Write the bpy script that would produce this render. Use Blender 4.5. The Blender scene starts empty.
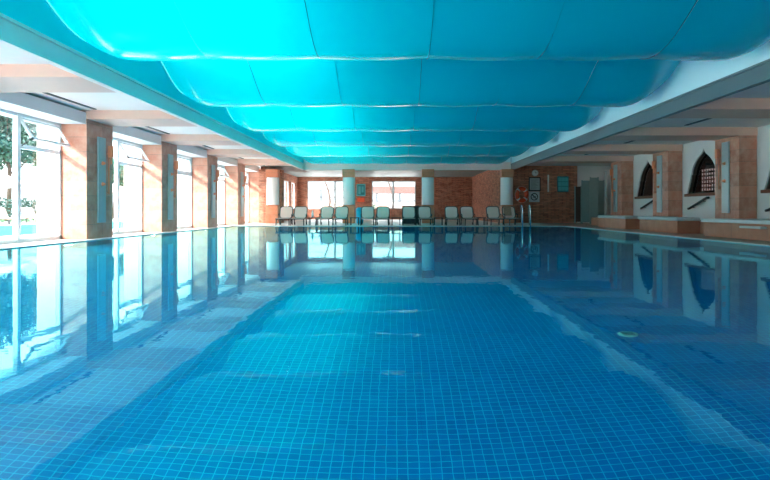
import bpy, bmesh, math, random
from mathutils import Vector, Matrix
random.seed(7)
SC = bpy.context.scene
COL = SC.collection
PI = math.pi
EYE = 0.8                      # height of the eye above the water; z = 0 is the water

# ------------------------------------------------------------------ helpers
class MB:
    """collects shapes and links them as ONE mesh object"""
    def __init__(s): s.bm = bmesh.new()
    def box(s, x0, x1, y0, y1, z0, z1, M=None):
        co = [(x, y, z) for x in (x0, x1) for y in (y0, y1) for z in (z0, z1)]
        v = [s.bm.verts.new(M @ Vector(c) if M else c) for c in co]
        for f in ((0,1,3,2), (4,6,7,5), (0,4,5,1), (2,3,7,6), (0,2,6,4), (1,5,7,3)):
            s.bm.faces.new([v[i] for i in f])
        return s
    def prism(s, pts, d0, d1, axis='y', M=None):
        """pts 2D outline, extruded along axis from d0 to d1"""
        def P(a, b, d):
            c = {'y': (a, d, b), 'x': (d, a, b), 'z': (a, b, d)}[axis]
            return M @ Vector(c) if M else c
        A = [s.bm.verts.new(P(a, b, d0)) for a, b in pts]
        B = [s.bm.verts.new(P(a, b, d1)) for a, b in pts]
        n = len(pts)
        s.bm.faces.new(A); s.bm.faces.new(B[::-1])
        for i in range(n):
            s.bm.faces.new((A[i], B[i], B[(i+1) % n], A[(i+1) % n]))
        return s
    def tube(s, pts, r, seg=8, closed=False, taper=None):
        pts = [Vector(p) for p in pts]; n = len(pts); rings = []
        for i, p in enumerate(pts):
            if closed: t = pts[(i+1) % n] - pts[i-1]
            else: t = pts[min(i+1, n-1)] - pts[max(i-1, 0)]
            t.normalize()
            up = Vector((0, 0, 1)) if abs(t.z) < .95 else Vector((1, 0, 0))
            a = t.cross(up).normalized(); b = t.cross(a).normalized()
            rr = r if taper is None else r * (1 + (taper-1)*i/max(1, n-1))
            rings.append([s.bm.verts.new(p + rr*(math.cos(2*PI*k/seg)*a + math.sin(2*PI*k/seg)*b)) for k in range(seg)])
        m = n if closed else n-1
        for i in range(m):
            R0, R1 = rings[i], rings[(i+1) % n]
            for k in range(seg):
                s.bm.faces.new((R0[k], R0[(k+1) % seg], R1[(k+1) % seg], R1[k]))
        if not closed:
            s.bm.faces.new(rings[0][::-1]); s.bm.faces.new(rings[-1])
        return s
    def lathe(s, prof, c=(0, 0, 0), seg=24, M=None):
        """prof list of (r, z)"""
        rings = []
        for r, z in prof:
            ring = []
            for k in range(seg):
                a = 2*PI*k/seg
                p = Vector((c[0]+r*math.cos(a), c[1]+r*math.sin(a), c[2]+z))
                ring.append(s.bm.verts.new(M @ p if M else p))
            rings.append(ring)
        for i in range(len(rings)-1):
            for k in range(seg):
                s.bm.faces.new((rings[i][k], rings[i][(k+1) % seg], rings[i+1][(k+1) % seg], rings[i+1][k]))
        s.bm.faces.new(rings[0][::-1]); s.bm.faces.new(rings[-1])
        return s
    def build(s, name, mat, parent=None, smooth=False, bevel=0, loc=None):
        bmesh.ops.recalc_face_normals(s.bm, faces=s.bm.faces[:])
        me = bpy.data.meshes.new(name); s.bm.to_mesh(me); s.bm.free()
        me.materials.append(mat)
        if smooth:
            for p in me.polygons: p.use_smooth = True
        o = bpy.data.objects.new(name, me); COL.objects.link(o)
        if parent: o.parent = parent
        if loc: o.location = loc
        if bevel:
            b = o.modifiers.new('bevel', 'BEVEL'); b.width = bevel; b.segments = 2; b.limit_method = 'ANGLE'
        return o

def tag(o, label=None, cat=None, group=None, kind=None):
    if label: o['label'] = label
    if cat: o['category'] = cat
    if group: o['group'] = group
    if kind: o['kind'] = kind
    return o
def thing(name, label, cat, loc=(0, 0, 0), rz=0, group=None, kind=None):
    o = bpy.data.objects.new(name, None); COL.objects.link(o)
    o.location = loc; o.rotation_euler = (0, 0, rz); o.empty_display_size = .2
    return tag(o, label, cat, group, kind)
def copy_tree(o, parent=None):
    c = o.copy(); COL.objects.link(c)
    if parent: c.parent = parent
    for ch in list(o.children): copy_tree(ch, c)
    return c
def struct(o, label=None, cat=None):
    return tag(o, label, cat, None, 'structure')

# ------------------------------------------------------------------ materials
def new_mat(name):
    m = bpy.data.materials.new(name); m.use_nodes = True
    nt = m.node_tree; nt.nodes.clear()
    out = nt.nodes.new('ShaderNodeOutputMaterial')
    return m, nt, out
def N(nt, t, **kw):
    n = nt.nodes.new(t)
    for k, v in kw.items():
        if k.startswith('_'): setattr(n, k[1:], v)
        else: n.inputs[k].default_value = v
    return n
def L(nt, a, b): nt.links.new(a, b)
def c4(c): return (c[0], c[1], c[2], 1)
def mixc(nt, fac, a, b, blend='MIX'):
    n = nt.nodes.new('ShaderNodeMix'); n.data_type = 'RGBA'; n.blend_type = blend
    for sock, v in ((n.inputs[0], fac), (n.inputs[6], a), (n.inputs[7], b)):
        if hasattr(v, 'node'): L(nt, v, sock)
        elif isinstance(v, (tuple, list)): sock.default_value = c4(v)
        else: sock.default_value = v
    return n.outputs[2]
def plain(name, col, rough=.5, metal=0, var=.08, scale=6, bump=0, spec=.5, emit=None, estr=0):
    m, nt, out = new_mat(name)
    p = N(nt, 'ShaderNodeBsdfPrincipled', Roughness=rough, Metallic=metal)
    p.inputs['Specular IOR Level'].default_value = spec
    tc = N(nt, 'ShaderNodeTexCoord')
    no = N(nt, 'ShaderNodeTexNoise', Scale=scale, Detail=4.0)
    L(nt, tc.outputs['Object'], no.inputs['Vector'])
    c = mixc(nt, no.outputs['Fac'], tuple(max(0, x*(1-var)) for x in col), tuple(min(1, x*(1+var)) for x in col))
    L(nt, c, p.inputs['Base Color'])
    if bump:
        b = N(nt, 'ShaderNodeBump', Strength=bump, Distance=.02)
        L(nt, no.outputs['Fac'], b.inputs['Height']); L(nt, b.outputs[0], p.inputs['Normal'])
    if emit:
        p.inputs['Emission Color'].default_value = c4(emit); p.inputs['Emission Strength'].default_value = estr
    L(nt, p.outputs[0], out.inputs['Surface'])
    return m
def uv_xyz(nt, floor=False):
    """(x + y, z) for upright faces, (x, y) for floors, in object space"""
    tc = N(nt, 'ShaderNodeTexCoord')
    if floor: return tc.outputs['Object'], tc
    sp = N(nt, 'ShaderNodeSeparateXYZ'); L(nt, tc.outputs['Object'], sp.inputs[0])
    ad = N(nt, 'ShaderNodeMath', _operation='ADD'); L(nt, sp.outputs[0], ad.inputs[0]); L(nt, sp.outputs[1], ad.inputs[1])
    cb = N(nt, 'ShaderNodeCombineXYZ'); L(nt, ad.outputs[0], cb.inputs[0]); L(nt, sp.outputs[2], cb.inputs[1])
    return cb.outputs[0], tc
def bricky(name, c1, c2, mortar, w, h, ms, offset=.5, rough=.8, noise=(1.5, .35), dark=(.2, .1, .07), bump=.4, floor=False, spec=.3, stain=None):
    m, nt, out = new_mat(name)
    v, tc = uv_xyz(nt, floor)
    br = N(nt, 'ShaderNodeTexBrick', Scale=1.0)
    br.offset = offset; br.squash = 1
    br.inputs['Color1'].default_value = c4(c1); br.inputs['Color2'].default_value = c4(c2); br.inputs['Mortar'].default_value = c4(mortar)
    br.inputs['Mortar Size'].default_value = ms; br.inputs['Brick Width'].default_value = w; br.inputs['Row Height'].default_value = h
    br.inputs['Mortar Smooth'].default_value = .1
    L(nt, v, br.inputs['Vector'])
    no = N(nt, 'ShaderNodeTexNoise', Scale=noise[0], Detail=8.0, Roughness=.65)
    L(nt, tc.outputs['Object'], no.inputs['Vector'])
    rp = N(nt, 'ShaderNodeValToRGB'); L(nt, no.outputs['Fac'], rp.inputs[0])
    rp.color_ramp.elements[0].position = .35; rp.color_ramp.elements[0].color = (0, 0, 0, 1)
    rp.color_ramp.elements[1].position = .7; rp.color_ramp.elements[1].color = (noise[1],)*3 + (1,)
    c = mixc(nt, rp.outputs[0], br.outputs['Color'], dark)
    p = N(nt, 'ShaderNodeBsdfPrincipled', Roughness=rough); p.inputs['Specular IOR Level'].default_value = spec
    L(nt, c, p.inputs['Base Color'])
    if bump:
        b = N(nt, 'ShaderNodeBump', Strength=bump, Distance=.01, _invert=True)
        L(nt, br.outputs['Fac'], b.inputs['Height']); L(nt, b.outputs[0], p.inputs['Normal'])
    L(nt, p.outputs[0], out.inputs['Surface'])
    return m

M = {}
M['travertine'] = bricky('travertine', (.68, .25, .16), (.48, .15, .09), (.26, .11, .08), .85, .39, .006, 0, .35, (3.2, .75), (.74, .44, .32), .25, spec=.5)
M['travertine_dark'] = bricky('brown_marble', (.52, .18, .10), (.40, .13, .08), (.16, .07, .05), .8, .5, .006, 0, .3, (3.0, .6), (.66, .28, .17), .2, spec=.5)
M['terracotta'] = bricky('terracotta_stone', (.78, .25, .12), (.66, .20, .10), (.3, .1, .06), .8, .5, .006, 0, .4, (3.0, .5), (.8, .4, .26), .2)
M['brick'] = bricky('thin_stacked_brick', (.80, .29, .17), (.40, .12, .07), (.08, .04, .03), .46, .085, .014, .5, .85, (3.0, .6), (.75, .38, .26), 1.0)
M['white_paint'] = plain('white_paint', (.86, .78, .75), .55, var=.02)
M['cream_paint'] = plain('cream_paint', (.93, .80, .74), .6, var=.03)
M['beam_paint'] = plain('beam_paint', (.80, .50, .40), .6, var=.04)
M['fascia_paint'] = plain('fascia_paint', (.97, .76, .70), .5, var=.03)
M['pvc'] = plain('white_window_frame', (.82, .86, .88), .3, var=.02)
M['grey_plastic'] = plain('charcoal_plastic', (.035, .033, .035), .45, var=.1)
M['black'] = plain('black_paint', (.015, .015, .016), .4, var=.1)
M['sling'] = plain('off_white_sling', (.95, .62, .52), .75, var=.05, scale=40)
M['cushion'] = plain('pale_cushion', (.66, .64, .60), .8, var=.04)
M['deck_stone'] = bricky('pale_deck_stone', (.80, .70, .64), (.72, .62, .56), (.5, .42, .38), .6, .6, .006, 0, .35, (1.2, .3), (.86, .80, .76), .1, floor=True, spec=.5)
M['deck_dark'] = bricky('brown_deck_stone', (.42, .24, .18), (.36, .20, .15), (.2, .14, .12), .6, .6, .006, 0, .3, (1.2, .3), (.42, .32, .28), .1, floor=True, spec=.5)
M['edge_stone'] = plain('pale_edge_stone', (.72, .66, .62), .35, var=.08)
M['slab'] = plain('white_bench_slab', (.70, .66, .63), .35, var=.05)
M['steel'] = plain('stainless_steel', (.75, .76, .77), .18, 1, var=.05)
M['copper'] = plain('copper', (1, .32, .16), .4, .25, var=.1)
M['panel_metal'] = plain('brushed_panel', (.42, .56, .60), .3, .5, var=.06)
M['lamp_white'] = plain('white_lamp_shade', (1, .90, .88), .45, var=.02)
M['red'] = plain('orange_red_plastic', (.95, .13, .04), .4, var=.06)
M['white_plastic'] = plain('white_plastic', (.85, .85, .84), .4, var=.02)
M['teal_box'] = plain('teal_enamel', (.02, .22, .24), .35, var=.1)
M['teal_light'] = plain('light_teal_enamel', (.10, .48, .52), .4, var=.1)
M['blue_plastic'] = plain('blue_plastic', (.02, .42, .62), .4, var=.1)
M['frost'] = plain('grey_green_screen', (.24, .33, .32), .3, var=.08)
M['frost_light'] = plain('pale_screen_post', (.55, .58, .56), .3, var=.05)
M['towel'] = plain('tan_towel', (.50, .27, .18), .9, var=.5, scale=9)
M['wood_dark'] = plain('dark_wood', (.075, .04, .03), .5, var=.3, scale=10)
M['wood_red'] = plain('red_brown_wood', (.22, .07, .04), .45, var=.25, scale=8)
M['passage_shade'] = plain('shaded_passage_wall', (.10, .07, .06), .7, var=.3)  # dark colour carries the shade of the passage
M['leaf'] = plain('leaf_green', (.03, .10, .06), .6, var=.6, scale=.8)
M['leaf_dark'] = plain('dark_leaf_green', (.018, .06, .045), .6, var=.5, scale=.8)
M['bark'] = plain('bark', (.07, .045, .035), .9, var=.4, scale=8, bump=.4)
M['parasol'] = plain('pale_parasol_cloth', (.44, .33, .29), .8, var=.03)
M['terrace'] = plain('pale_terrace_paving', (.80, .75, .72), .7, var=.08, scale=2)
M['pool_blue_out'] = plain('outdoor_pool_tile', (.02, .27, .33), .9, var=.15, scale=3, spec=.05)
M['render_wall'] = plain('pale_rendered_wall', (.40, .26, .20), .8, var=.05)
M['lawn'] = plain('lawn', (.10, .22, .08), .9, var=.4, scale=3)

# tile on the pool floor and walls
TW, TH = .073, .059
def tile_mat(name, floor, c1=(.0, .175, .52), c2=(.0, .135, .45), mort=(.02, .46, .72)):
    m, nt, out = new_mat(name)
    v, tc = uv_xyz(nt, floor)
    br = N(nt, 'ShaderNodeTexBrick', Scale=1.0); br.offset = 0; br.squash = 1
    br.inputs['Color1'].default_value = c4(c1); br.inputs['Color2'].default_value = c4(c2); br.inputs['Mortar'].default_value = c4(mort)
    br.inputs['Mortar Size'].default_value = .0034; br.inputs['Brick Width'].default_value = TW; br.inputs['Row Height'].default_value = TH
    br.inputs['Mortar Smooth'].default_value = .2
    L(nt, v, br.inputs['Vector'])
    p = N(nt, 'ShaderNodeBsdfPrincipled', Roughness=.4)
    L(nt, br.outputs['Color'], p.inputs['Base Color'])
    L(nt, p.outputs[0], out.inputs['Surface'])
    return m
M['tile_floor'] = tile_mat('blue_mosaic_floor', True)
M['tile_wall'] = tile_mat('blue_mosaic_wall', False)

def water_mat():
    m, nt, out = new_mat('still_pool_water')
    tc = N(nt, 'ShaderNodeTexCoord')
    mp = N(nt, 'ShaderNodeMapping'); mp.inputs['Scale'].default_value = (1, .8, 1)
    L(nt, tc.outputs['Object'], mp.inputs[0])
    no = N(nt, 'ShaderNodeTexNoise', Scale=5.0, Detail=2.0)
    L(nt, mp.outputs[0], no.inputs['Vector'])
    b = N(nt, 'ShaderNodeBump', Strength=.06, Distance=.012)
    L(nt, no.outputs['Fac'], b.inputs['Height'])
    g = N(nt, 'ShaderNodeBsdfGlass', Roughness=0.0, IOR=1.333)
    g.inputs['Color'].default_value = (.36, .92, .92, 1)
    L(nt, b.outputs[0], g.inputs['Normal'])
    L(nt, g.outputs[0], out.inputs['Surface'])
    return m
M['water'] = water_mat()

def glass_mat(name, tint=(.95, .99, 1), refl=.09, rough=0):
    m, nt, out = new_mat(name)
    tr = N(nt, 'ShaderNodeBsdfTransparent'); tr.inputs[0].default_value = c4(tint)
    gl = N(nt, 'ShaderNodeBsdfGlossy', Roughness=rough)
    lw = N(nt, 'ShaderNodeLayerWeight', Blend=.5)
    pw = N(nt, 'ShaderNodeMath', _operation='POWER'); L(nt, lw.outputs['Facing'], pw.inputs[0]); pw.inputs[1].default_value = 5
    ma = N(nt, 'ShaderNodeMath', _operation='MULTIPLY_ADD'); L(nt, pw.outputs[0], ma.inputs[0]); ma.inputs[1].default_value = .9; ma.inputs[2].default_value = .04
    mx = N(nt, 'ShaderNodeMixShader')
    L(nt, ma.outputs[0], mx.inputs[0]); L(nt, tr.outputs[0], mx.inputs[1]); L(nt, gl.outputs[0], mx.inputs[2])
    L(nt, mx.outputs[0], out.inputs['Surface'])
    return m
M['glass'] = glass_mat('window_glass')
M['glass_dark'] = glass_mat('tinted_glass', (.45, .45, .47))

def membrane_mat():
    m, nt, out = new_mat('glossy_turquoise_stretch_foil')
    tc = N(nt, 'ShaderNodeTexCoord')
    mp = N(nt, 'ShaderNodeMapping'); mp.inputs['Scale'].default_value = (.5, 2.5, .5)
    L(nt, tc.outputs['Object'], mp.inputs[0])
    no = N(nt, 'ShaderNodeTexNoise', Scale=1.2, Detail=2.0); L(nt, mp.outputs[0], no.inputs['Vector'])
    b = N(nt, 'ShaderNodeBump', Strength=.25, Distance=.02); L(nt, no.outputs['Fac'], b.inputs['Height'])
    p = N(nt, 'ShaderNodeBsdfPrincipled', Roughness=.12)
    p.inputs['Base Color'].default_value = (.0, .42, .62, 1)
    p.inputs['Specular IOR Level'].default_value = .9
    L(nt, b.outputs[0], p.inputs['Normal'])
    tl = N(nt, 'ShaderNodeBsdfTranslucent'); tl.inputs['Color'].default_value = (.0, .72, .74, 1)
    mx = N(nt, 'ShaderNodeMixShader'); mx.inputs[0].default_value = .35
    L(nt, p.outputs[0], mx.inputs[1]); L(nt, tl.outputs[0], mx.inputs[2])
    L(nt, mx.outputs[0], out.inputs['Surface'])
    return m
M['membrane'] = membrane_mat()
M['seam'] = plain('dark_seam', (.0, .16, .22), .5)
M['upstand'] = plain('cyan_bounce_upstand', (.80, .95, .97), .6, var=.02)  # white upstand, cyan light off the membrane mixed into its colour
M['valance_teal_light'] = plain('teal_bounce_valance', (.0, .72, .78), .6, var=.03, scale=1)  # teal bounce from the membrane is put into this colour

# ------------------------------------------------------------------ key dimensions (x right, y into the room, z up)
XL, XR = -8.27, 11.0           # pool faces of the piers
XWL, XWR = -9.0, 11.6          # glass line left, arched wall right
WX0, WX1, WY0, WY1 = -8.0, 8.25, .8, 29.3    # water
DEPTH = 2.2
FX0, FX1, FYE = -5.6, 6.85, 36.05            # ceiling opening
ZB = EYE + 2.40                # underside of the fascia
ZF = EYE + 2.77                # top of the fascia
ZC = EYE + 2.66                # ceiling of the side bays
YB = -4.5                      # wall behind the camera
PIER_Y = [-4.2, .85, 5.9, 10.95, 16.0, 21.1, 26.2, 31.2, 36.2]
PD = 1.46
YF = 49.9                      # far wall

# ------------------------------------------------------------------ pool
b = MB()
b.box(WX0-.3, WX1+.3, WY0-.3, WY1+.3, -DEPTH-.2, -DEPTH)
po = b.build('floor', M['tile_floor']); struct(po, 'blue mosaic tiled pool floor under the water', 'pool floor')
b = MB()
b.box(WX0-.3, WX0, WY0-.3, WY1+.3, -DEPTH, -.02); b.box(WX1, WX1+.3, WY0-.3, WY1+.3, -DEPTH, -.02)
b.box(WX0, WX1, WY0-.3, WY0, -DEPTH, -.02); b.box(WX0, WX1, WY1, WY1+.3, -DEPTH, -.02)
w = b.build('trim_1', M['tile_wall']); struct(w, 'blue mosaic side walls of the pool below the water', 'pool wall')
b = MB()
b.bm.faces.new([b.bm.verts.new(c) for c in ((WX0, WY0, 0), (WX1, WY0, 0), (WX1, WY1, 0), (WX0, WY1, 0))])
water = b.build('pool_water', M['water']); tag(water, 'still clear water filling the indoor pool to the brim', 'water', None, 'stuff')
# lamps added in the window side pool wall to brighten the floor
def added_pool_lamp(y, label):
    t = thing('added_underwater_lamp', label, 'added lamp', (WX0, y, -.8), 0, 'lamps added in the window side pool wall to brighten the water')
    Rl = Matrix.Rotation(PI/2, 4, 'Y')
    MB().lathe([(.22, 0), (.22, .03), (.18, .045)], seg=24, M=Rl).build('bezel', M['steel'], t)
    a = bpy.data.lights.new('lamp', 'AREA'); a.shape = 'DISK'; a.size = .34; a.energy = 120; a.color = (.5, 1, .72)
    o = bpy.data.objects.new('lamp', a); COL.objects.link(o); o.parent = t; o.location = (.06, 0, 0); o.rotation_euler = (0, math.radians(-78), 0)
for y, l in zip((2.8, 6.4, 10.0, 14.5, 19.5, 25.0), ('nearest the camera', 'second from the camera', 'third from the camera', 'fourth from the camera', 'fifth from the camera', 'farthest, near the corner')):
    added_pool_lamp(y, 'added steel rimmed underwater lamp brightening the pool below the windows, ' + l)
# drain fitting on the pool floor
def drain(x, y, lab):
    t = thing('floor_drain', lab, 'drain', (x, y, -DEPTH))
    MB().lathe([(.10, .0), (.10, .012), (.08, .02)], seg=20).build('rim', M['slab'], t)
    g = MB()
    for k in range(-3, 4): g.box(-.06, .06, k*.018-.004, k*.018+.004, .021, .027)
    g.build('grate', M['steel'], t)
drain(2.35, 6.1, 'small round white drain fitting on the pool floor right of the middle')

# ------------------------------------------------------------------ decks
def deck(name, x0, x1, y0, y1, mat, lab):
    o = MB().box(x0, x1, y0, y1, -.2, .02).build(name, mat); struct(o, lab, 'pool deck'); return o
deck('floor', -10.2, WX0, YB, YF+.5, M['deck_stone'], 'narrow pale stone deck along the windows')
deck('floor', WX1, 13.5, YB, YF+.5, M['deck_dark'], 'brown stone deck along the right side benches')
deck('floor', WX0, WX1, WY1, YF+.5, M['deck_stone'], 'pale stone deck at the far end under the loungers')
deck('floor', WX0, WX1, YB, WY0, M['deck_stone'], 'pale stone deck at the near end')
b = MB().box(WX1-.03, WX1+.09, WY0, WY1+.09, .0, .024).box(WX0, WX1-.03, WY1-.03, WY1+.09, .0, .024)
b.box(WX0-.09, WX0+.03, WY0, WY1+.09, .0, .024)
struct(b.build('trim_2', M['edge_stone'], bevel=.01), 'pale rounded stone edging around the water', 'edging')

# ------------------------------------------------------------------ side ceilings, beams, fascias
o = MB().box(-10.2, FX0-.12, YB, FYE+.1, ZC, ZC+.25).build('ceiling', M['cream_paint']); struct(o, 'cream ceiling of the window aisle', 'ceiling'); CL = o
o = MB().box(FX1+.12, 13.5, YB, FYE+.1, ZC, ZC+.25).box(FX1+.06, FX1+.13, YB, FYE+.1, ZC+.12, ZC+.25).build('ceiling', M['cream_paint']); struct(o, 'grey ceiling of the right aisle', 'ceiling'); CR = o
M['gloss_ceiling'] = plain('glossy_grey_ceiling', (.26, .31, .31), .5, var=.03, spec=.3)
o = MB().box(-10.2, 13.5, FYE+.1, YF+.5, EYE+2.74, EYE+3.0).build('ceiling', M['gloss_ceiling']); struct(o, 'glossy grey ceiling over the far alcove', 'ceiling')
o = MB().box(-10.2, 13.5, YB, YF+.5, EYE+5.6, EYE+5.8).build('ceiling', M['white_paint']); struct(o, 'structural slab above the membrane', 'ceiling')
def fascia(side):
    b = MB()
    if side == 'l':
        b.box(FX0-.12, FX0, YB, FYE, ZB, ZF); b.box(FX0, FX0+.035, YB, FYE, ZF-.05, ZF); b.box(FX0, FX0+.02, YB, FYE, ZB, ZB+.05)
    elif side == 'r':
        b.box(FX1, FX1+.12, YB, FYE, ZB, ZF); b.box(FX1-.035, FX1, YB, FYE, ZF-.05, ZF); b.box(FX1-.02, FX1, YB, FYE, ZB, ZB+.05)
    else:
        b.box(FX0-.12, FX1+.12, FYE, FYE+.12, ZB, ZF+.1); b.box(FX0, FX1, FYE-.035, FYE, ZF-.05, ZF); b.box(FX0, FX1, FYE-.02, FYE, ZB, ZB+.05)
    return b
struct(fascia('l').build('trim_3', M['fascia_paint']), 'white fascia edging the ceiling opening on the window side', 'fascia')
M['fascia_shaded'] = plain('shaded_fascia_paint', (.17, .20, .215), .35, var=.03)  # same fascia as the window side, its shade put into a darker colour
struct(fascia('r').build('trim_4', M['fascia_shaded']), 'white fascia, shade put into its colour, edging the ceiling opening on the bench side', 'fascia')
struct(fascia('e').build('trim_5', M['fascia_paint']), 'white fascia edging the ceiling opening at the far end', 'fascia')
# upstands above the fascias
o = MB().box(FX0-.06, FX0-.01, YB, FYE, ZF-.1, EYE+5.6).build('trim_6', M['valance_teal_light']); struct(o, 'upright valance above the window side fascia with teal bounce light in its colour', 'valance')
o = MB().box(FX1+.01, FX1+.06, YB, FYE, ZF-.1, EYE+5.6).build('trim_7', M['upstand']); struct(o, 'white upstand above the bench side fascia', 'upstand')
o = MB().box(FX0, FX1, FYE+.01, FYE+.06, ZF-.1, EYE+5.6).build('trim_8', M['upstand']); struct(o, 'white upstand at the far end of the membrane', 'upstand')

n = 9
for y in PIER_Y[:-1]:
    o = MB().box(-9.6, FX0-.12, y, y+PD, ZB+.03, ZC).build('trim_%d' % n, M['beam_paint']); n += 1
    struct(o, 'shallow ceiling beam spanning the window aisle', 'beam')
RPY = [-.9, 4.15, 9.2, 14.25, 19.3, 24.35, 29.4]
for y in RPY:
    o = MB().box(FX1+.12, 13.5, y, y+PD, ZB, ZC).build('trim_%d' % n, M['beam_paint']); n += 1
    struct(o, 'ceiling beam spanning the right aisle', 'beam')
# lintel boxes over the windows
for i, y in enumerate(PIER_Y[:-1]):
    y0, y1 = y+PD, PIER_Y[i+1]
    o = MB().box(XWL-.1, XL-.02, y0, y1, EYE+2.29, EYE+2.60).build('trim_%d' % n, M['white_paint']); n += 1
    struct(o, 'white lintel box over a tall window', 'lintel')
    o = MB().box(XL+.28, XL+.36, y0+.2, y1-.2, ZC-.02, ZC+.01).build('air_slot', M['black'], CL)
for i, y in enumerate(RPY[:-1]):
    y0, y1 = y+PD, RPY[i+1]
    o = MB().box(9.0, 9.12, y0+.5, y1-.5, ZC-.015, ZC+.01).build('air_slot', M['black'], CR)

# ------------------------------------------------------------------ stretch ceiling
SX = [FX0, -3.45, -1.43, .57, 2.6, 4.65, FX1]
ROWS = [-4.35, .7, 5.75, 10.8, 15.85, 20.9, 25.95, 31.0, 36.05]
root = thing('stretch_ceiling', 'glossy turquoise billowing membrane ceiling over the whole pool', 'ceiling canopy', (0, 0, ZB))
def Hm(t): return 2.79 + .74*(.5-.5*math.cos(2*PI*t))**1.1
for j in range(len(ROWS)-1):
    for i in range(len(SX)-1):
        bm = bmesh.new(); nu, nv = 18, 28
        x0, x1, y0, y1 = SX[i], SX[i+1], ROWS[j], ROWS[j+1]
        tilt = random.uniform(-.07, .07)
        vs = []
        for a in range(nu+1):
            u = a/nu; col = []
            for c in range(nv+1):
                t = c/nv
                z = EYE + Hm(t) - .04*math.sin(PI*u)*(1-.35*math.sin(PI*t)) + tilt*(u-.5)*math.sin(PI*t)
                if i == len(SX)-2: z += .42*max(0, (u-.62)/.38)**1.8
                if i == 0: z += .26*max(0, (.30-u)/.30)**1.8
                col.append(bm.verts.new((x0+u*(x1-x0), y0+t*(y1-y0), z-ZB)))
            vs.append(col)
        for a in range(nu):
            for c in range(nv):
                bm.faces.new((vs[a][c], vs[a][c+1], vs[a+1][c+1], vs[a+1][c]))
        me = bpy.data.meshes.new('membrane_panel'); bm.to_mesh(me); bm.free()
        me.materials.append(M['membrane'])
        for p in me.polygons: p.use_smooth = True
        o = bpy.data.objects.new('membrane_panel', me); COL.objects.link(o); o.parent = root
for i in range(1, len(SX)-1):
    for j in range(len(ROWS)-1):
        pts = [(SX[i], ROWS[j]+t/20*5.05, EYE+Hm(t/20)-ZB-.004) for t in range(21)]
        MB().tube(pts, .007, 5).build('seam', M['seam'], root, True)

# ------------------------------------------------------------------ piers on the window side, with shower panels
def shower(name, label, cat, loc, rz, flip=1):
    """panel standing off a wall facing local -y; rail on local +x*flip side"""
    t = thing(name, label, cat, loc, rz, 'wall shower panels on the piers')
    MB().box(-.21, .21, -.05, 0, .45, 2.82).build('panel', M['panel_metal'], t, bevel=.008)
    for z in (1.52, 2.1):
        R = Matrix.Translation((0, -.05, z)) @ Matrix.Rotation(PI/2, 4, 'X')
        MB().lathe([(.055, 0), (.055, .03), (.035, .035), (.035, .075), (.02, .085)], seg=16, M=R).build('knob', M['copper'], t, True)
    r = MB().tube([(flip*.36, -.06, 1.25), (flip*.36, -.06, 2.45)], .024, 8)
    for z in (1.3, 2.4): r.tube([(flip*.36, 0, z), (flip*.36, -.06, z)], .016, 8)
    rail = r.build('slide_rail', M['copper'], t, True)
    h = MB().box(flip*.36-.06, flip*.36+.06, -.17, -.05, 2.3, 2.62)
    h.tube([(flip*.36, -.12, 2.3), (flip*.36, -.13, 2.1)], .02, 8)
    h.build('hand_shower', M['copper'], t, bevel=.02)
    return t
ordl = {5.9: 'outside the picture', 10.95: 'just left of the picture', 16.0: 'nearest in view', 21.1: 'second in view', 26.2: 'third in view', 31.2: 'fourth in view'}
k = 0
names = ['', '', '', '', 'first', 'second', 'third', 'fourth', '']
for i, y in enumerate(PIER_Y):
    t = thing('marble_pier', 'peach travertine pier between the tall windows, %s' % (names[i] + ' from the left edge of the photo' if names[i] else 'out of view beside the camera'), 'column', (XL, y, 0.02))
    if i < 4: t['label'] = ['peach travertine window pier next to the near wall', 'peach travertine window pier level with the near pool edge', 'peach travertine window pier third from the near wall', 'peach travertine window pier just left of the picture'][i]
    if i == 8:
        t['label'] = 'peach travertine pier ending the window row at the far left corner'
    MB().box(XWL-.09-XL, 0, 0, PD, 0, ZB+.03-.02).build('shaft', M['travertine'], t, bevel=.01)
    if 3 <= i <= 7:
        lab = ['tall brushed shower panel with copper fittings on the first window pier', 'tall shower panel with copper fittings on the second window pier',
               'tall shower panel with copper fittings on the third window pier', 'tall shower panel with copper fittings on the fourth window pier']
        if i >= 4:
            shower('shower_panel', lab[i-4], 'shower', (XL+.005, y+PD/2, 0), PI/2, 1)

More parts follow.
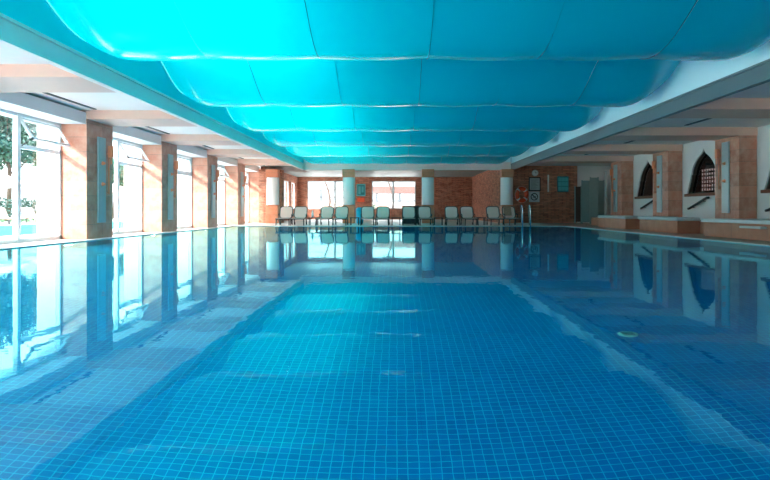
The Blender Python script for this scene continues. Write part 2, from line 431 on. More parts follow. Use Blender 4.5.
# ------------------------------------------------------------------ windows on the left
def side_window(idx, y0, y1, is_open):
    f = MB(); X = XWL; t = .07; zt = EYE+2.30
    for a, c in ((y0, y0+t), (y1-t, y1)): f.box(X-.05, X+.05, a, c, .02, zt)
    f.box(X-.05, X+.05, y0, y1, .02, .12); f.box(X-.05, X+.05, y0, y1, zt-.08, zt)
    ym = (y0+y1)/2; f.box(X-.06, X+.06, ym-.06, ym+.06, .02, zt)
    zt2 = EYE+1.52
    f.box(X-.05, X+.05, ym, y1, zt2-.05, zt2+.05)
    w = f.build('window_%d' % idx, M['pvc'], bevel=.006)
    struct(w, 'tall white framed window on the garden side', 'window')
    g = MB().box(X-.006, X+.006, y0+t, ym-.06, .12, zt-.08).box(X-.006, X+.006, ym+.06, y1-t, .12, zt2-.05).build('glass_pane', M['glass'], w)
    # opening sash, hinged at its top
    s0, s1, sh = ym+.08, y1-t-.02, zt-.1-(zt2+.06)
    s = MB(); s.box(-.03, .03, s0, s1, -.06, 0); s.box(-.03, .03, s0, s1, -sh, -sh+.06)
    s.box(-.03, .03, s0, s0+.06, -sh, 0); s.box(-.03, .03, s1-.06, s1, -sh, 0)
    so = s.build('sash', M['pvc'], w, loc=(X, 0, zt-.1))
    pg = MB().box(-.005, .005, s0+.06, s1-.06, -sh+.06, -.06).build('sash_glass', M['glass'], so)
    so.rotation_euler = (0, math.radians(-32) if is_open else 0, 0)
    if is_open:
        st = MB().tube([(0, s0+.02, -.55), (-.34, s0+.02, -.60)], .01, 6).build('stay', M['grey_plastic'], so)
wi = 1
for i in range(len(PIER_Y)-1):
    side_window(wi, PIER_Y[i]+PD, PIER_Y[i+1], i in (3, 4, 6)); wi += 1
o = MB()
for y in PIER_Y: o.box(XWL-.6, XWL-.1, y, y+PD, 0, ZC)
o.box(XWL-.6, XWL-.1, YB, YF+.5, ZC+.01, EYE+5.6)
for i in range(len(PIER_Y)-1): o.box(XWL-.6, XWL-.1, PIER_Y[i]+PD, PIER_Y[i+1], EYE+2.3, ZC+.01)
o.box(XWL-.6, XWL-.1, YB, PIER_Y[0], .02, ZC)
struct(o.build('wall_left', M['cream_paint']), 'cream outer wall behind the window piers', 'wall')

# far alcove left side wall with two windows
o = MB(); zs = (.9, EYE+2.2)
o.box(XL-.3, XL, 37.66, 43.9, .02, EYE+2.74); o.box(XL-.3, XL, 46.3, 47.0, .02, EYE+2.74); o.box(XL-.3, XL, 49.0, YF, .02, EYE+2.74)
for a, c in ((43.9, 46.3), (47.0, 49.0)): o.box(XL-.3, XL, a, c, .02, zs[0]); o.box(XL-.3, XL, a, c, zs[1], EYE+2.74)
struct(o.build('wall_left', M['brick']), 'brick side wall of the far alcove with two windows', 'wall')
for a, c in ((43.9, 46.3), (47.0, 49.0)):
    f = MB().box(XL-.2, XL-.1, a, a+.06, *zs).box(XL-.2, XL-.1, c-.06, c, *zs).box(XL-.2, XL-.1, a, c, zs[0], zs[0]+.06).box(XL-.2, XL-.1, a, c, zs[1]-.06, zs[1]).build('window_%d' % wi, M['pvc'])
    struct(f, 'small white framed window in the alcove side wall', 'window'); wi += 1
    MB().box(XL-.155, XL-.145, a+.06, c-.06, zs[0]+.06, zs[1]-.06).build('glass_pane', M['glass'], f)

# ------------------------------------------------------------------ far wall with two picture windows
wins = [(-7.45, -3.8), (-2.1, 1.56)]
z0, z1 = EYE+.08, EYE+2.42
o = MB(); top = EYE+2.74
xs = [XL-.3, -7.45, -3.8, -2.1, 1.56, 6.6]
for a, c in ((xs[0], xs[1]), (xs[2], xs[3]), (xs[4], xs[5])): o.box(a, c, YF, YF+.3, .02, top)
for a, c in wins: o.box(a, c, YF, YF+.3, .02, z0); o.box(a, c, YF, YF+.3, z1, top)
o.box(-10.2, 6.6, YF, YF+.3, top, EYE+5.6)
struct(o.build('wall_back', M['brick']), 'brown thin brick wall behind the loungers with two windows', 'wall')
for (a, c), mu in zip(wins, ((.63,), (.49,))):
    f = MB().box(a, a+.09, YF+.05, YF+.2, z0, z1).box(c-.09, c, YF+.05, YF+.2, z0, z1).box(a, c, YF+.05, YF+.2, z0, z0+.09).box(a, c, YF+.05, YF+.2, z1-.09, z1)
    for q in mu: f.box(a+(c-a)*q-.09, a+(c-a)*q+.09, YF+.05, YF+.2, z0, z1)
    if a < -5: f.box(a, c, YF+.08, YF+.16, z1-.55, z1-.49)
    w = f.build('window_%d' % wi, M['pvc']); struct(w, 'wide white framed picture window in the far brick wall', 'window'); wi += 1
    MB().box(a+.09, c-.09, YF+.12, YF+.13, z0+.09, z1-.09).build('glass_pane', M['glass'], w)
# nearer brick wall on the right, its return, and the white wall beyond
YR = 36.6
o = MB().box(6.25, 11.0, YR, YR+.3, .02, EYE+5.6).box(6.25, 6.55, YR+.3, YF, .02, EYE+2.74)
struct(o.build('wall_back', M['brick']), 'brown brick wall with the life ring and clock', 'wall')
o = MB().box(11.0, 13.7, YR, YR+.3, .02, EYE+5.6).build('wall_back', M['white_paint']); struct(o, 'plain white wall above the changing screens', 'wall')
# unseen wall behind the camera, its glazing added to let in fill light
o = MB().box(-10.2, 13.7, YB-.3, YB, EYE+2.3, EYE+5.6).box(-10.2, -8.6, YB-.3, YB, 0, EYE+2.3).box(-.8, 13.7, YB-.3, YB, 0, EYE+2.3)
struct(o.build('wall_front', M['cream_paint']), 'unseen wall at the near end of the hall, its glazing added for fill daylight', 'wall')
f = MB()
for q in range(4):
    x = -8.6+q*2.6; f.box(x-.05, x+.05, YB-.2, YB-.1, 0, EYE+2.3)
f.box(-8.6, -.8, YB-.2, YB-.1, 0, .12).box(-8.6, -.8, YB-.2, YB-.1, EYE+2.2, EYE+2.3)
w = f.build('window_%d' % wi, M['pvc']); struct(w, 'unseen tall glazed panels added in the near end wall for fill daylight', 'window'); wi += 1
MB().box(-8.6, -.8, YB-.155, YB-.145, .12, EYE+2.2).build('glass_pane', M['glass'], w)

# ------------------------------------------------------------------ round lamp columns at the far end
cx = [-7.35, -2.85, 1.83, 6.5]
lab = ['far column with a white lamp drum at the left corner', 'far column with a white lamp drum between the two windows', 'far column with a white lamp drum right of the windows', 'far column with a white lamp drum beside the life ring']
for x, l in zip(cx, lab):
    t = thing('lamp_column', l, 'column', (x, 35.55, .02))
    w_ = .36
    if x < -7: MB().box(-.92, .45, .32, 1.1, 0, ZB).build('pier', M['brick'], t, bevel=.01)
    MB().box(-w_, w_, -w_, w_, 2.72, ZB-.02).build('capital', M['terracotta'], t, bevel=.02)
    MB().box(-w_, w_, -w_, w_, 0, 1.05).build('base', M['terracotta'], t, bevel=.02)
    MB().lathe([(.33, 1.05), (.33, 2.72)], seg=24).build('shaft', M['travertine_dark'], t, True)
    d = MB().lathe([(.35, 1.08), (.365, 1.10), (.365, 2.68), (.35, 2.70)], seg=32)
    d.build('lamp_drum', M['lamp_white'], t, True)

# ------------------------------------------------------------------ right side: piers, arched wall, benches
rn = {14.25: 'just right of the picture', 19.3: 'nearest in view on the bench side', 24.35: 'second in view on the bench side', 29.4: 'third in view on the bench side'}
for y in RPY:
    t = thing('marble_pier', 'brown travertine pier %s' % rn.get(y, {-.9: 'on the bench side level with the near pool edge', 4.15: 'on the bench side, second from the near wall', 9.2: 'on the bench side, third from the near wall'}.get(y, '')), 'column', (XR, y, .02))
    MB().box(0, .58, 0, PD, 0, ZB-.02).build('shaft', M['travertine'], t, bevel=.01)
    if y > 18:
        shower('shower_panel', 'tall pale shower panel with copper rail on the %s bench side pier' % {19.3: 'nearest', 24.35: 'second', 29.4: 'third'}[y], 'shower', (XR-.005, y+PD/2, .25), -PI/2, -1)
# arched wall
def ogee(n=10):
    """half outline from springing up to the tip, (half width, height) local"""
    pts = [(1.03, 0), (1.0, .10), (.94, .26), (.86, .46), (.80, .62), (.78, .76), (.72, .78), (.71, .88),
           (.64, 1.06), (.53, 1.22), (.40, 1.36), (.26, 1.47), (.14, 1.55), (.06, 1.63), (0, 1.76)]
    return pts
SILL = 1.42
wl = MB()
bays = []
for i, y in enumerate(RPY[:-1]):
    bays.append((y+PD, RPY[i+1]))
wallz = EYE+2.66
for (a, c) in bays:
    m_ = (a+c)/2+.17
    P = ogee()
    sc = (1.25, .98)
    right = [(m_+px*sc[0], SILL+pz*sc[1]) for px, pz in P]
    left = [(m_-px*sc[0], SILL+pz*sc[1]) for px, pz in P]
    wl.box(XWR, XWR+.3, a-.2, c+.2, .02, SILL)
    wl.prism([(c+.2, SILL)] + right[:0] + [(c+.2, wallz), (m_, wallz)] + right[::-1], XWR, XWR+.3, 'x')
    wl.prism([(a-.2, SILL)] + left + [(m_, wallz), (a-.2, wallz)], XWR, XWR+.3, 'x')
struct(wl.build('wall_right', M['white_paint']), 'white wall with pointed moorish arch openings', 'wall')
outer = MB().box(13.4, 13.7, YB, 36.6, 0, EYE+5.8).build('wall_right', M['passage_shade']); struct(outer, 'passage wall with shade in its dark colour, seen through the arches', 'wall')
for (a, c) in bays:
    m_ = (a+c)/2+.17
    sc = (1.25, .98)
    P = ogee()
    out = [(m_-px*sc[0], SILL+pz*sc[1]) for px, pz in P] + [(m_+px*sc[0], SILL+pz*sc[1]) for px, pz in P[::-1][1:]]
    # dark frame following the arch
    inn = [(m_+(q-m_)*.93, SILL+.05+(z-SILL)*.94) for q, z in out]
    f = MB(); n_ = len(out)
    for q in range(n_):
        r = (q+1) % n_
        f.prism([out[q], out[r], inn[r], inn[q]], XWR+.05, XWR+.25, 'x')
    w = f.build('window_%d' % wi, M['wood_dark']); wi += 1
    struct(w, 'pointed moorish arch opening with dark frame and lattice', 'window')
    MB().box(XWR-.08, XWR+.06, m_-1.35, m_+1.35, SILL-.09, SILL+.02).build('window_sill', M['wood_red'], w, bevel=.01)
    MB().prism(inn, XWR+.16, XWR+.165, 'x').build('glass_pane', M['glass_dark'], w)
    # lattice window beyond, far half
    l = MB(); ya, yb, za, zb_ = m_+2.3, m_+3.5, 1.6, 2.6
    for q in range(7):
        yy = ya+(yb-ya)*q/6; l.box(13.28, 13.34, yy-.03, yy+.03, za, zb_)
        zz = za+(zb_-za)*q/6; l.box(13.28, 13.34, ya, yb, zz-.03, zz+.03)
    l.build('lattice', M['wood_dark'], w)
M['lit_pane'] = plain('daylit_pane', (.8, .75, .7), .5, emit=(1, .86, .78), estr=2.2)
for (a, c) in bays:
    m_ = (a+c)/2+.17
    o = MB().box(13.35, 13.38, m_+2.3, m_+3.5, 1.6, 2.6).build('window_%d' % wi, M['lit_pane']); wi += 1
    struct(o, 'daylit latticed window on the passage wall', 'window')

# raised platform and projecting bench blocks
o = MB().box(10.0, XWR, YB, 30.9, .02, .42).build('trim_%d' % n, M['travertine_dark']); n += 1
struct(o, 'raised brown marble platform along the right wall', 'platform')
bench_lab = {24.3: 'brown marble bench with pale slab, farthest of the three near the changing screens', 19.8: 'brown marble bench with pale rounded slab, middle of the three', 14.6: 'brown marble bench with pale slab, nearest at the right edge', 9.6: 'brown marble bench just outside the picture'}
for y0, y1 in ((24.3, 27.5), (19.8, 22.9), (14.2, 18.1), (9.4, 12.6)):
    key = {24.3: 24.3, 19.8: 19.8, 14.2: 14.6, 9.4: 9.6}[y0]
    t = thing('stone_bench', bench_lab[key], 'bench', (9.25, y0, .02))
    MB().box(0, .74, 0, y1-y0, 0, .42).build('block', M['travertine_dark'], t, bevel=.01)
    R_ = .18; d = y1-y0
    if key == 14.6:
        MB().box(-.06, 1.72, -.06, d+.06, .42, .52).build('slab', M['slab'], t, bevel=.02)
        MB().box(-.16, .02, .8, 1.75, .30, .36).build('lower_shelf', M['slab'], t, bevel=.015)
    else:
        MB().box(-.06, .75, -.06, d+.06, .42, .54).build('slab', M['slab'], t, bevel=.05)
# black handrails on the white wall under the arches
def handrail(y0, z0, y1, z1, label):
    t = thing('handrail', label, 'handrail', (XWR, y0, 0))
    r = MB().tube([(-.09, .12, z0-.02), (-.09, 0, z0), (-.09, y1-y0, z1), (-.09, y1-y0-.14, z1+.0)], .045, 8).build('rail', M['black'], t, True)
    for f in (.2, .8):
        yy, zz = (y1-y0)*f, z0+(z1-z0)*f
        MB().tube([(0, yy, zz-.06), (-.07, yy, zz-.06), (-.09, yy, zz)], .012, 6).build('bracket', M['black'], t, True)
handrail(18.6, .80, 17.2, 1.22, 'slanting black handrail under the nearest moorish arch at the right edge')
handrail(23.6, .87, 22.3, 1.26, 'slanting black handrail under the moorish arch between the two nearest piers')
handrail(28.2, .90, 26.9, 1.24, 'slanting black handrail under the farthest moorish arch')

# ------------------------------------------------------------------ loungers
def rr(w, h, r, k=4):
    """rounded rectangle outline centred at x, from 0 to h"""
    P = []
    for cx_, cy_, a0 in ((w/2-r, r, -90), (w/2-r, h-r, 0), (-w/2+r, h-r, 90), (-w/2+r, r, 180)):
        for q in range(k+1):
            a = math.radians(a0+90*q/k); P.append((cx_+r*math.cos(a), cy_+r*math.sin(a)))
    return P
def make_lounger(label):
    t = thing('sun_lounger', label, 'sun lounger', (0, 0, .02), 0, 'loungers in a row at the far end of the pool')
    A = math.radians(62)
    Rm = Matrix.Translation((0, .32, .36)) @ Matrix.Rotation(A, 4, 'X')
    # backrest rim and sling in the plane local xy
    P = rr(.66, .68, .14); 
    rim = MB().tube([Rm @ Vector((px, py, 0)) for px, py in P], .024, 6, True)
    br = rim.build('backrest', M['grey_plastic'], t, True)
    Q = rr(.61, .63, .12)
    MB().prism([(px, py+.025) for px, py in Q], -.012, .012, 'z', Rm).build('sling', M['sling'], br)
    MB().box(-.29, .29, -1.25, .32, .345, .37).build('seat', M['sling'], t, bevel=.01)
    fr = MB()
    for s in (-1, 1):
        fr.tube([(s*.32, .45, .33), (s*.32, -1.28, .33)], .03, 6)
    fr.tube([(-.32, -1.28, .33), (.32, -1.28, .33)], .03, 6)
    fr.tube([(-.32, .45, .33), (.32, .45, .33)], .03, 6)
    fr.build('frame', M['grey_plastic'], t, True)
    for s in (-1, 1):
        for y, dy in ((-1.12, -.08), (.3, .1)):
            MB().tube([(s*.31, y, .33), (s*.33, y+dy, .0)], .032, 6, taper=.8).build('leg', M['grey_plastic'], t, True)
        MB().tube([(s*.335, .42, .56), (s*.34, .15, .57), (s*.34, -.08, .53), (s*.33, -.12, .34)], .026, 6).build('armrest', M['grey_plastic'], t, True)
    for s in (-1, 1):
        Rw = Matrix.Translation((s*.30, .42, .07)) @ Matrix.Rotation(PI/2, 4, 'Y')
        MB().lathe([(.07, -.02), (.07, .02)], seg=14, M=Rw).build('wheel', M['grey_plastic'], t)
    return t
LY = 31.3
xs_px = [287, 301.3, 327, 342, 368, 383, 408.8, 424.6, 451, 467, 492.6, 509]
plab = ['sun lounger farthest left in the row, beside the corner column', 'second sun lounger from the left, before the first window',
        'third sun lounger from the left, under the left window', 'sun lounger in front of the column between the windows',
        'sun lounger right of the blue bin, fifth from the left', 'sixth sun lounger from the left, under the right window',
        'sun lounger in front of the dark cabinet, seventh from the left', 'sun lounger in front of the column right of the windows',
        'ninth sun lounger from the left, before the bare brick', 'tenth sun lounger from the left, before the bare brick',
        'eleventh sun lounger from the left, last one without a towel', 'rightmost sun lounger, with a towel, beside the ladder']
proto = None
lx = []
for i, (px, l) in enumerate(zip(xs_px, plab)):
    x = (px-397)/600*(LY+.5); lx.append(x)
    if proto is None: proto = o = make_lounger(l)
    else: o = copy_tree(proto)
    o['label'] = l; o.location = (x, LY, .02)
    o.rotation_euler.z = math.radians([4, 3, -2, 1, 2, -1, 0, 1, -2, 2, -1, 2][i])
# towel on the last lounger
Rm = Matrix.Translation((lx[-1], LY+.32, .38)) @ Matrix.Rotation(math.radians(62), 4, 'X')
o = MB().box(-.29, .12, .12, .66, .032, .05, Rm).box(-.29, .12, .655, .675, -.05, .05, Rm).build('towel', M['towel'], bevel=.008)
tag(o, 'tan patterned towel hung over the rightmost lounger', 'towel')
# low side tables between the loungers
def side_table(x, label, big=1):
    t = thing('side_table', label, 'side table', (x, LY-.2, .02), 0, 'low side tables between the loungers')
    MB().box(-.24*big, .24*big, -.24, .24, .36, .40).build('tabletop', M['grey_plastic'], t, bevel=.01)
    for sx in (-1, 1):
        for sy in (-1, 1): MB().box(sx*.2*big-.02, sx*.2*big+.02, sy*.2-.02, sy*.2+.02, 0, .36).build('leg', M['grey_plastic'], t)
def X_at(px, Y): return (px-397)/600*Y
for px, l in ((314, 'low charcoal side table between the second and third loungers'), (355, 'low charcoal side table before the column between the windows'),
              (396, 'low charcoal side table between the sixth and seventh loungers'), (438, 'low charcoal side table right of the eighth lounger'), (480, 'low charcoal side table between the tenth and eleventh loungers')):
    side_table(X_at(px, LY), l)
# white pitcher/bottle on the first table
o = MB().lathe([(.05, 0), (.06, .05), (.06, .2), (.035, .27), (.03, .36)], seg=14).build('white_bottle', M['white_plastic'], None, True, loc=(X_at(312.5, LY-.2), LY-.2, .42))
tag(o, 'white bottle standing on the leftmost side table', 'bottle')
# blue bin, dark cabinet behind loungers
t = thing('waste_bin', 'bright blue bin beside the column between the windows', 'bin', (X_at(359.8, 34.2), 34.2, .02))
MB().lathe([(.17, 0), (.2, .05), (.22, .78)], seg=20).build('body', M['blue_plastic'], t, True)
MB().lathe([(.23, .78), (.23, .83), (.12, .93)], seg=20).build('lid', M['blue_plastic'], t, True)
t = thing('low_cabinet', 'dark cabinet standing behind the seventh lounger', 'cabinet', (X_at(410.5, 34.0), 34.0, .02))
MB().box(-.48, .48, -.2, .2, .0, 1.02).build('body', M['grey_plastic'], t, bevel=.01)
MB().box(-.46, -.01, -.23, -.2, .1, .98).build('door', M['black'], t); MB().box(.01, .46, -.23, -.2, .1, .98).build('door', M['black'], t)

# ------------------------------------------------------------------ items on the far walls
def sy(py, Y): return EYE + (210-py)*Y/600
Y0 = YF-.06
t = thing('notice_board', 'teal notice board on brick between the two far windows', 'notice board', (X_at(361, Y0), Y0, sy(196, Y0)))
MB().box(-.37, .37, -.0, .05, 0, 1.0).build('board', M['teal_light'], t, bevel=.01)
MB().box(-.30, .30, -.02, 0, .08, .9).build('panel', M['teal_box'], t)
t2 = MB().box(-.22, -.02, -.035, -.02, .15, .8).box(.05, .22, -.035, -.02, .3, .8).build('notice', M['teal_light'], t)
o = MB().box(-.3, .3, -.05, .05, 0, .35).build('hose_box', M['red'], bevel=.02, loc=(X_at(361, Y0), Y0, sy(202, Y0)))
tag(o, 'small orange red box on the brick below the teal notice board', 'box')

Y1 = YR-.01
# life ring
t = thing('life_ring', 'orange red life ring with white bands hung on the brick wall', 'life ring', (X_at(521, Y1), Y1-.20, sy(194.7, Y1)), math.radians(18))
Rr, rr_ = .33, .125
def arc(a0, a1, r, k=14): return [(r*math.cos(a0+(a1-a0)*q/k), 0, r*math.sin(a0+(a1-a0)*q/k)) for q in range(k+1)]
MB().tube([(Rr*math.cos(2*PI*q/40), 0, 1.12*Rr*math.sin(2*PI*q/40)) for q in range(40)], rr_, 12, True).build('ring', M['red'], t, True)
for q in range(4):
    a = PI/4+q*PI/2
    MB().tube([(Rr*math.cos(a+e), 0, 1.12*Rr*math.sin(a+e)) for e in (-.12, -.06, 0, .06, .12)], rr_+.004, 12).build('band', M['white_plastic'], t, True)
MB().tube([(.465*math.cos(2*PI*q/40), -.02, .50*math.sin(2*PI*q/40)) for q in range(40)], .008, 6, True).build('rope', M['white_plastic'], t, True)
# clock
t = thing('wall_clock', 'round pale wall clock high on the brick wall', 'clock', (X_at(535, Y1), Y1, sy(173, Y1)))
Ry = Matrix.Rotation(PI/2, 4, 'X')
MB().lathe([(.20, 0), (.20, .05), (.17, .06)], seg=28, M=Ry).build('case', M['frost_light'], t)
MB().lathe([(.165, .058), (.165, .066)], seg=28, M=Ry).build('dial', M['white_plastic'], t)
MB().box(-.008, .008, -.075, -.068, 0, .1).box(-.01, .12, -.075, -.068, -.01, .01).build('hands', M['black'], t)
# framed notice
t = thing('framed_notice', 'framed grey pool rules notice below the clock', 'notice', (X_at(534.6, Y1), Y1, sy(191, Y1)))
MB().box(-.36, .36, -.03, 0, 0, .84).build('frame', M['black'], t)
MB().box(-.30, .30, -.04, -.03, .06, .78).build('sheet', plain('grey_notice_sheet', (.42, .48, .48), .5), t)
b = MB()
for q in range(9):
    w_ = random.uniform(.14, .24); b.box(-.24, -.24+2*w_, -.044, -.04, .66-q*.068, .675-q*.068)
b.build('text_lines', M['black'], t)
# prohibition sign
t = thing('prohibition_sign', 'white square sign with crossed out circle under the framed notice', 'sign', (X_at(534.2, Y1), Y1, sy(196.8, Y1)))
MB().box(-.32, .32, -.02, 0, -.32, .32).build('plate', plain('sign_white', (.62, .66, .66), .5), t)
b = MB().tube([(.2*math.cos(2*PI*q/32), -.03, .2*math.sin(2*PI*q/32)) for q in range(32)], .028, 6, True)
b.tube([(-.14, -.03, .14), (.14, -.03, -.14)], .026, 6).build('barred_circle', M['black'], t, True)
b = MB().lathe([(.035, -.0), (.035, .01)], seg=12, M=Matrix.Translation((-.06, -.02, .07)) @ Ry)
b.box(-.1, .09, -.03, -.02, -.04, -.01).box(-.02, .1, -.03, -.02, .0, .03)
b.build('diver_figure', M['grey_plastic'], t)
# thermometer strip
o = MB().box(-.05, .05, -.04, 0, 0, 1.05).build('thermometer', M['white_plastic'], bevel=.02, loc=(X_at(548.2, Y1), Y1, sy(192, Y1)))
tag(o, 'narrow white upright strip on the brick right of the clock', 'thermometer')
# teal control box with panes
t = thing('wall_cabinet', 'small dark teal cabinet with panes on the brick wall', 'wall cabinet', (X_at(562.6, Y1), Y1, sy(192, Y1)))
MB().box(-.34, .34, -.12, 0, 0, .95).build('body', M['teal_box'], t, bevel=.01)
b = MB()
for q in range(3):
    for r in range(3): b.box(-.3+q*.205, -.11+q*.205, -.135, -.12, .08+r*.28, .32+r*.28)
b.build('panes', M['teal_light'], t)

# changing screens on the right
def screen(x0, x1, y, h, mat, label):
    t = thing('changing_screen', label, 'screen', ((x0+x1)/2, y, .02))
    w_ = (x1-x0)/2
    MB().box(-w_, w_, -.02, .02, .1, h).build('panel', mat, t, bevel=.005)
    for s in (-1, 1): MB().box(s*w_-.03, s*w_+.03, -.03, .03, 0, h+.03).build('post', M['frost'], t)
screen(X_at(575, 34.5), X_at(581, 34.5), 34.5, sy(187, 34.5), M['wood_dark'], 'narrow dark changing screen against the end of the brick wall')
screen(X_at(582, 33.5), X_at(590, 33.5), 33.5, sy(181, 33.5), M['frost'], 'grey green changing screen right of the dark narrow one')
screen(X_at(590.5, 32.5), X_at(598, 32.5), 32.5, sy(178, 32.5), M['frost'], 'tall grey green changing screen, second from the right')
screen(X_at(598.5, 33.8), X_at(604, 33.8), 33.8, sy(181, 33.8), M['frost'], 'grey green changing screen nearest the stone pier')
o = MB().box(-.05, .05, -.05, .05, 0, 2.9).build('screen_pole', M['frost_light'], loc=(X_at(605.5, 32.5), 32.5, .02)); tag(o, 'pale upright pole beside the changing screens', 'pole')

# ------------------------------------------------------------------ pool ladder
t = thing('pool_ladder', 'stainless steel pool ladder rails at the far edge', 'ladder', (X_at(526, 29.2), 29.2, 0))
for s in (-1, 1):
    x = s*.19
    pts = [(x, -.12, -1.3), (x, -.12, .75)]
    for q in range(9):
        a = PI - q*PI/8*.8; pts.append((x, .12+.24*math.cos(a), .78+.24*math.sin(a)))
    pts += [(x+.10*1, .62, .45), (x+.16, .85, .02)]
    MB().tube(pts, .028, 8).build('rail', M['steel'], t, True)
for z in (-.3, -.6, -.9, -1.2): MB().box(-.19, .19, -.18, -.08, z-.015, z+.015).build('step', M['steel'], t)

# ------------------------------------------------------------------ outside
o = MB().box(-90, -9.6, -30, 120, -.3, -.02).box(-9.6, 60, 50.6, 140, -.3, -.02).box(-9.6, 60, -60, YB-.4, -.3, -.02).build('ground', M['terrace'])
struct(o, 'pale paved terrace outside the windows', 'terrace')
t = thing('outdoor_pool', 'turquoise outdoor pool seen through the nearest window', 'outdoor pool', (-15.3, 23, -.02))
MB().box(-4.2, 4.2, -17, 17, 0, .05).build('water', M['pool_blue_out'], t)
MB().box(-4.6, -4.2, -17.4, 17.4, 0, .08).box(4.2, 4.6, -17.4, 17.4, 0, .08).box(-4.2, 4.2, -17.4, -17, 0, .08).box(-4.2, 4.2, 17, 17.4, 0, .08).build('coping', M['edge_stone'], t)
o = MB().box(-40, -24.0, 0, 70, -.03, -.005).build('lawn', M['lawn']); tag(o, 'green lawn behind the outdoor pool', 'grass', None, 'stuff')

def parasol(x, y, label, s=1):
    t = thing('parasol', label, 'parasol', (x, y, 0), 0, 'parasols beyond the outdoor pool')
    MB().tube([(0, 0, 0), (0, 0, 2.75*s)], .03, 8).build('pole', M['white_plastic'], t)
    MB().box(-.35, .35, -.35, .35, 0, .1).build('base', M['frost_light'], t, bevel=.02)
    MB().lathe([(1.75, 2.15*s), (1.75, 2.28*s), (.9, 2.62*s), (.06, 2.92*s)], seg=8).build('canopy', M['parasol'], t)
    for q in range(8):
        a = 2*PI*q/8+.2; MB().tube([(0, 0, 2.0*s), (1.6*math.cos(a), 1.6*math.sin(a), 2.2*s)], .012, 4).build('rib', M['white_plastic'], t)
def out_lounger(x, y, rz, label):
    t = thing('garden_lounger', label, 'sun lounger', (x, y, .03), rz, 'loungers beyond the outdoor pool')
    MB().box(-.33, .33, -1.2, .3, .28, .36).build('seat', M['render_wall'], t, bevel=.02)
    Rm = Matrix.Translation((0, .3, .3)) @ Matrix.Rotation(math.radians(50), 4, 'X')
    MB().box(-.33, .33, 0, .75, 0, .08, Rm).build('backrest', M['render_wall'], t, bevel=.02)
    for s in (-.28, .28):
        for q in (-1, .2): MB().box(s-.03, s+.03, q-.03, q+.03, 0, .28).build('leg', M['grey_plastic'], t)
spots = [(-21.4, 30.5), (-21.3, 32.6), (-21.4, 35.3), (-21.3, 37.6), (-21.5, 40.4), (-21.4, 43.0)]
ol = ['leftmost garden lounger seen through the nearest window', 'second garden lounger seen through the nearest window', 'third garden lounger behind the outdoor pool', 'fourth garden lounger behind the outdoor pool', 'fifth garden lounger farther along the outdoor pool', 'farthest garden lounger beyond the outdoor pool']
for (x, y), l in zip(spots, ol): out_lounger(x, y, math.radians(60), l)
parasol(-22.6, 34.0, 'pale parasol at the left edge of the nearest window')
parasol(-23.0, 39.8, 'pale parasol right of the mullion of the nearest window')
parasol(-22.6, 47.5, 'pale parasol farther along, seen through the second window')

def leaf_blob(bm, c, R, n, size):
    for _ in range(n):
        while True:
            v = Vector((random.uniform(-1, 1), random.uniform(-1, 1), random.uniform(-1, 1)))
            if .25 < v.length < 1: break
        p = Vector(c) + Vector((v.x*R[0], v.y*R[1], v.z*R[2]))
        a = Vector((random.gauss(0, 1), random.gauss(0, 1), random.gauss(0, 1))).normalized()
        b_ = a.cross(Vector((random.gauss(0, 1), random.gauss(0, 1), random.gauss(0, 1)))).normalized()
        s = size*random.uniform(.6, 1.3)
        q = [p-a*s, p-b_*s*.5, p+a*s, p+b_*s*.5]
        bm.faces.new([bm.verts.new(x) for x in q])
def tree(x, y, h, r, label, mat, nleaf=1600):
    t = thing('garden_tree', label, 'tree', (x, y, 0), 0, 'trees beyond the outdoor pool')
    tr = MB(); tr.tube([(0, 0, 0), (.1, .05, h*.3), (-.05, .1, h*.6)], .18, 8, taper=.5)
    for q in range(6):
        a = q*1.05; tr.tube([(0, .05, h*(.3+.04*q)), (r*.6*math.cos(a), r*.6*math.sin(a), h*(.55+.06*q))], .06, 6, taper=.4)
    tr.build('trunk', M['bark'], t, True)
    f = MB()
    for q in range(9):
        a = q*2.4; rr2 = r*.55*math.sqrt(q/9)
        leaf_blob(f.bm, (rr2*math.cos(a), rr2*math.sin(a), h*(.55+.33*random.random())), (r*.5, r*.5, h*.17), nleaf//9, .19)
    f2 = f.build('foliage', mat, t)
tree(-28.2, 43.5, 9.5, 3.4, 'leafy tree at the left edge beyond the outdoor pool', M['leaf_dark'], 4500)
tree(-27.6, 49.5, 8.2, 2.6, 'shorter leafy tree beyond the right half of the nearest window', M['leaf'], 3600)
tree(-35.5, 52, 10.5, 4.0, 'tall leafy tree behind the parasols of the nearest window', M['leaf_dark'], 4500)
tree(-25.5, 54, 5.5, 1.8, 'tree seen through the second tall window', M['leaf'])
tree(-30.5, 29.5, 7.5, 3.0, 'leafy tree farthest left, partly outside the picture', M['leaf'], 4500)
f = MB()
leaf_blob(f.bm, (-24.9, 38, .84), (.8, 11, .8), 3600, .10)
tag(f.build('hedge', M['leaf_dark']), 'low dark hedge behind the garden loungers', 'hedge')
# pale building and boundary wall
t = thing('garden_building', 'pale peach rendered building seen through the second tall window', 'building', (-26, 76, 0))
MB().box(-4, 4, -4, 4, 0, 5).build('wall', M['render_wall'], t)
MB().box(-4.4, 4.4, -4.4, 4.4, 5, 5.3).build('roof', M['white_plastic'], t)
for yy in (-2.4, 0, 2.4): MB().box(3.98, 4.04, yy-.5, yy+.5, 1.2, 2.6).build('window', M['grey_plastic'], t)
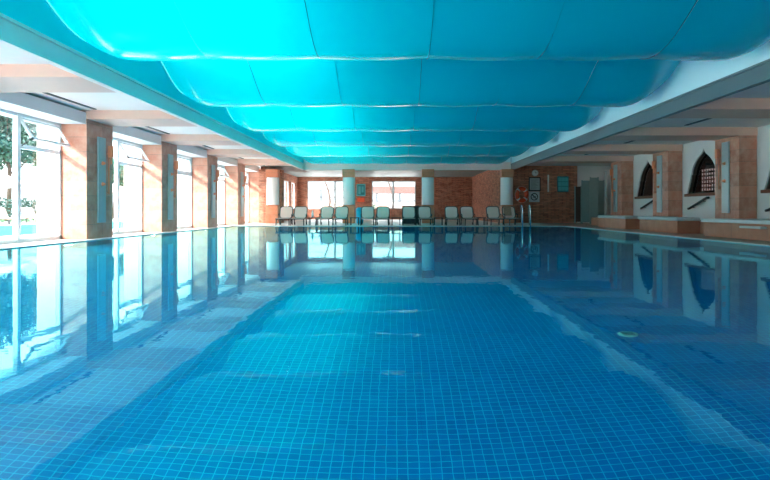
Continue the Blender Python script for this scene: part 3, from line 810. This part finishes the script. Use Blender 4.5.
# behind the far windows
t = MB().box(-16, 12, 62, 62.4, 0, 1.6).build('garden_wall', M['render_wall']); tag(t, 'peach garden wall outside the far windows', 'garden wall')
for x, y, l in ((-6.6, 57, 'slim curved palm trunk outside the left far window'), (-.6, 58, 'slim tree trunk outside the right far window')):
    t = thing('slim_tree', l, 'tree', (x, y, 0))
    MB().tube([(0, 0, 0), (.25, 0, 1.6), (.1, 0, 2.6), (-.4, 0, 4.0)], .12, 8, taper=.6).build('trunk', M['bark'], t, True)
    f = MB(); leaf_blob(f.bm, (-.3, 0, 4.4), (1.6, 1.4, .8), 260, .22); f.build('foliage', M['leaf'], t)
M['pavilion'] = plain('peach_pavilion_cladding', (.12, .055, .045), .8, var=.05)
M['post_grey'] = plain('grey_garden_metal', (.06, .07, .08), .6)
t = thing('garden_pavilion', 'peach garden pavilion with grey posts outside the right far window', 'pavilion', (0, 66, 0))
MB().box(-3.2, 3.4, -1.2, 1.2, 2.6, 3.35).build('roof_band', M['pavilion'], t)
MB().box(-3.0, 3.2, -1.0, 1.0, 1.7, 1.85).build('rail', M['post_grey'], t)
for x in (-2.2, .3, 2.9): MB().box(x-.12, x+.12, -1.1, -.86, 0, 2.6).build('post', M['post_grey'], t)
t = thing('garden_pergola', 'grey garden pergola outside the left far window', 'pergola', (-8.2, 68, 0))
for z in (2.2, 3.0): MB().box(-3.2, 2.6, -.1, .1, z, z+.12).build('beam', M['post_grey'], t)
for x in (-2.6, -.4, 2.2): MB().box(x-.1, x+.1, -.1, .1, 0, 3.0).build('post', M['post_grey'], t)
f = MB(); leaf_blob(f.bm, (-3.2, 60.5, .82), (1.6, .5, .82), 500, .14); tag(f.build('shrub', M['leaf']), 'green shrub outside the left far window', 'shrub')

# ------------------------------------------------------------------ light
W = bpy.data.worlds.new('World'); SC.world = W; W.use_nodes = True
nt = W.node_tree; nt.nodes.clear()
bg = nt.nodes.new('ShaderNodeBackground'); wo = nt.nodes.new('ShaderNodeOutputWorld')
tc = nt.nodes.new('ShaderNodeTexCoord'); sp = nt.nodes.new('ShaderNodeSeparateXYZ'); rp = nt.nodes.new('ShaderNodeValToRGB')
nt.links.new(tc.outputs['Generated'], sp.inputs[0]); nt.links.new(sp.outputs[2], rp.inputs[0])
rp.color_ramp.elements[0].position = 0; rp.color_ramp.elements[0].color = (.10, .10, .105, 1)
rp.color_ramp.elements[1].position = .55; rp.color_ramp.elements[1].color = (.90, .96, 1, 1)
nt.links.new(rp.outputs[0], bg.inputs[0]); nt.links.new(bg.outputs[0], wo.inputs[0])
bg.inputs[1].default_value = 7.2
sun = bpy.data.lights.new('sun', 'SUN'); sun.energy = 3.2; sun.angle = math.radians(1.0); sun.color = (1, .93, .86)
so = bpy.data.objects.new('sun', sun); COL.objects.link(so)
d = Vector((.52, .70, -.35)).normalized()
so.rotation_euler = d.to_track_quat('-Z', 'Y').to_euler(); so.location = (-30, -20, 30)
def portal(name, loc, rot, sx, sy_):
    a = bpy.data.lights.new(name, 'AREA'); a.shape = 'RECTANGLE'; a.size = sx; a.size_y = sy_
    a.cycles.is_portal = True
    o = bpy.data.objects.new(name, a); COL.objects.link(o); o.location = loc; o.rotation_euler = rot
portal('portal', (XWL-.65, 16, 1.6), (0, math.radians(-90), 0), 3.2, 42)
portal('portal', (-4.7, YB-.4, 1.6), (math.radians(90), 0, 0), 7.8, 3.2)
portal('portal', (-3, YF+.35, 2.05), (math.radians(-90), 0, 0), 9.5, 2.5)

# unseen area lights added above the membrane to brighten it, nearer the window side
for k in range(4):
    a = bpy.data.lights.new('membrane_fill', 'AREA'); a.shape = 'RECTANGLE'; a.size = 3.4; a.size_y = 9.0; a.energy = 205; a.color = (1, 1, .94)
    o = bpy.data.objects.new('membrane_fill', a); COL.objects.link(o); o.location = (-3.3, .5+k*10, EYE+4.55)
# ------------------------------------------------------------------ camera
cam = bpy.data.cameras.new('camera'); co = bpy.data.objects.new('camera', cam); COL.objects.link(co)
co.location = (0, 0, EYE); co.rotation_euler = (PI/2, 0, 0)
cam.sensor_width = 36; cam.lens = 600/770*36; cam.shift_x = -12/770; cam.shift_y = -30/770; cam.clip_end = 500
SC.camera = co
SC.view_settings.view_transform = 'Standard'; SC.view_settings.look = 'None'; SC.view_settings.gamma = 1
SC.view_settings.use_curve_mapping = False; SC.view_settings.exposure = 1.2
SC.cycles.use_denoising = True
SC.cycles.max_bounces = 12; SC.cycles.diffuse_bounces = 6; SC.cycles.glossy_bounces = 4; SC.cycles.transmission_bounces = 6
SC.cycles.transparent_max_bounces = 12; SC.cycles.caustics_refractive = True; SC.cycles.caustics_reflective = True
SC.cycles.sample_clamp_indirect = 10; SC.cycles.blur_glossy = .3
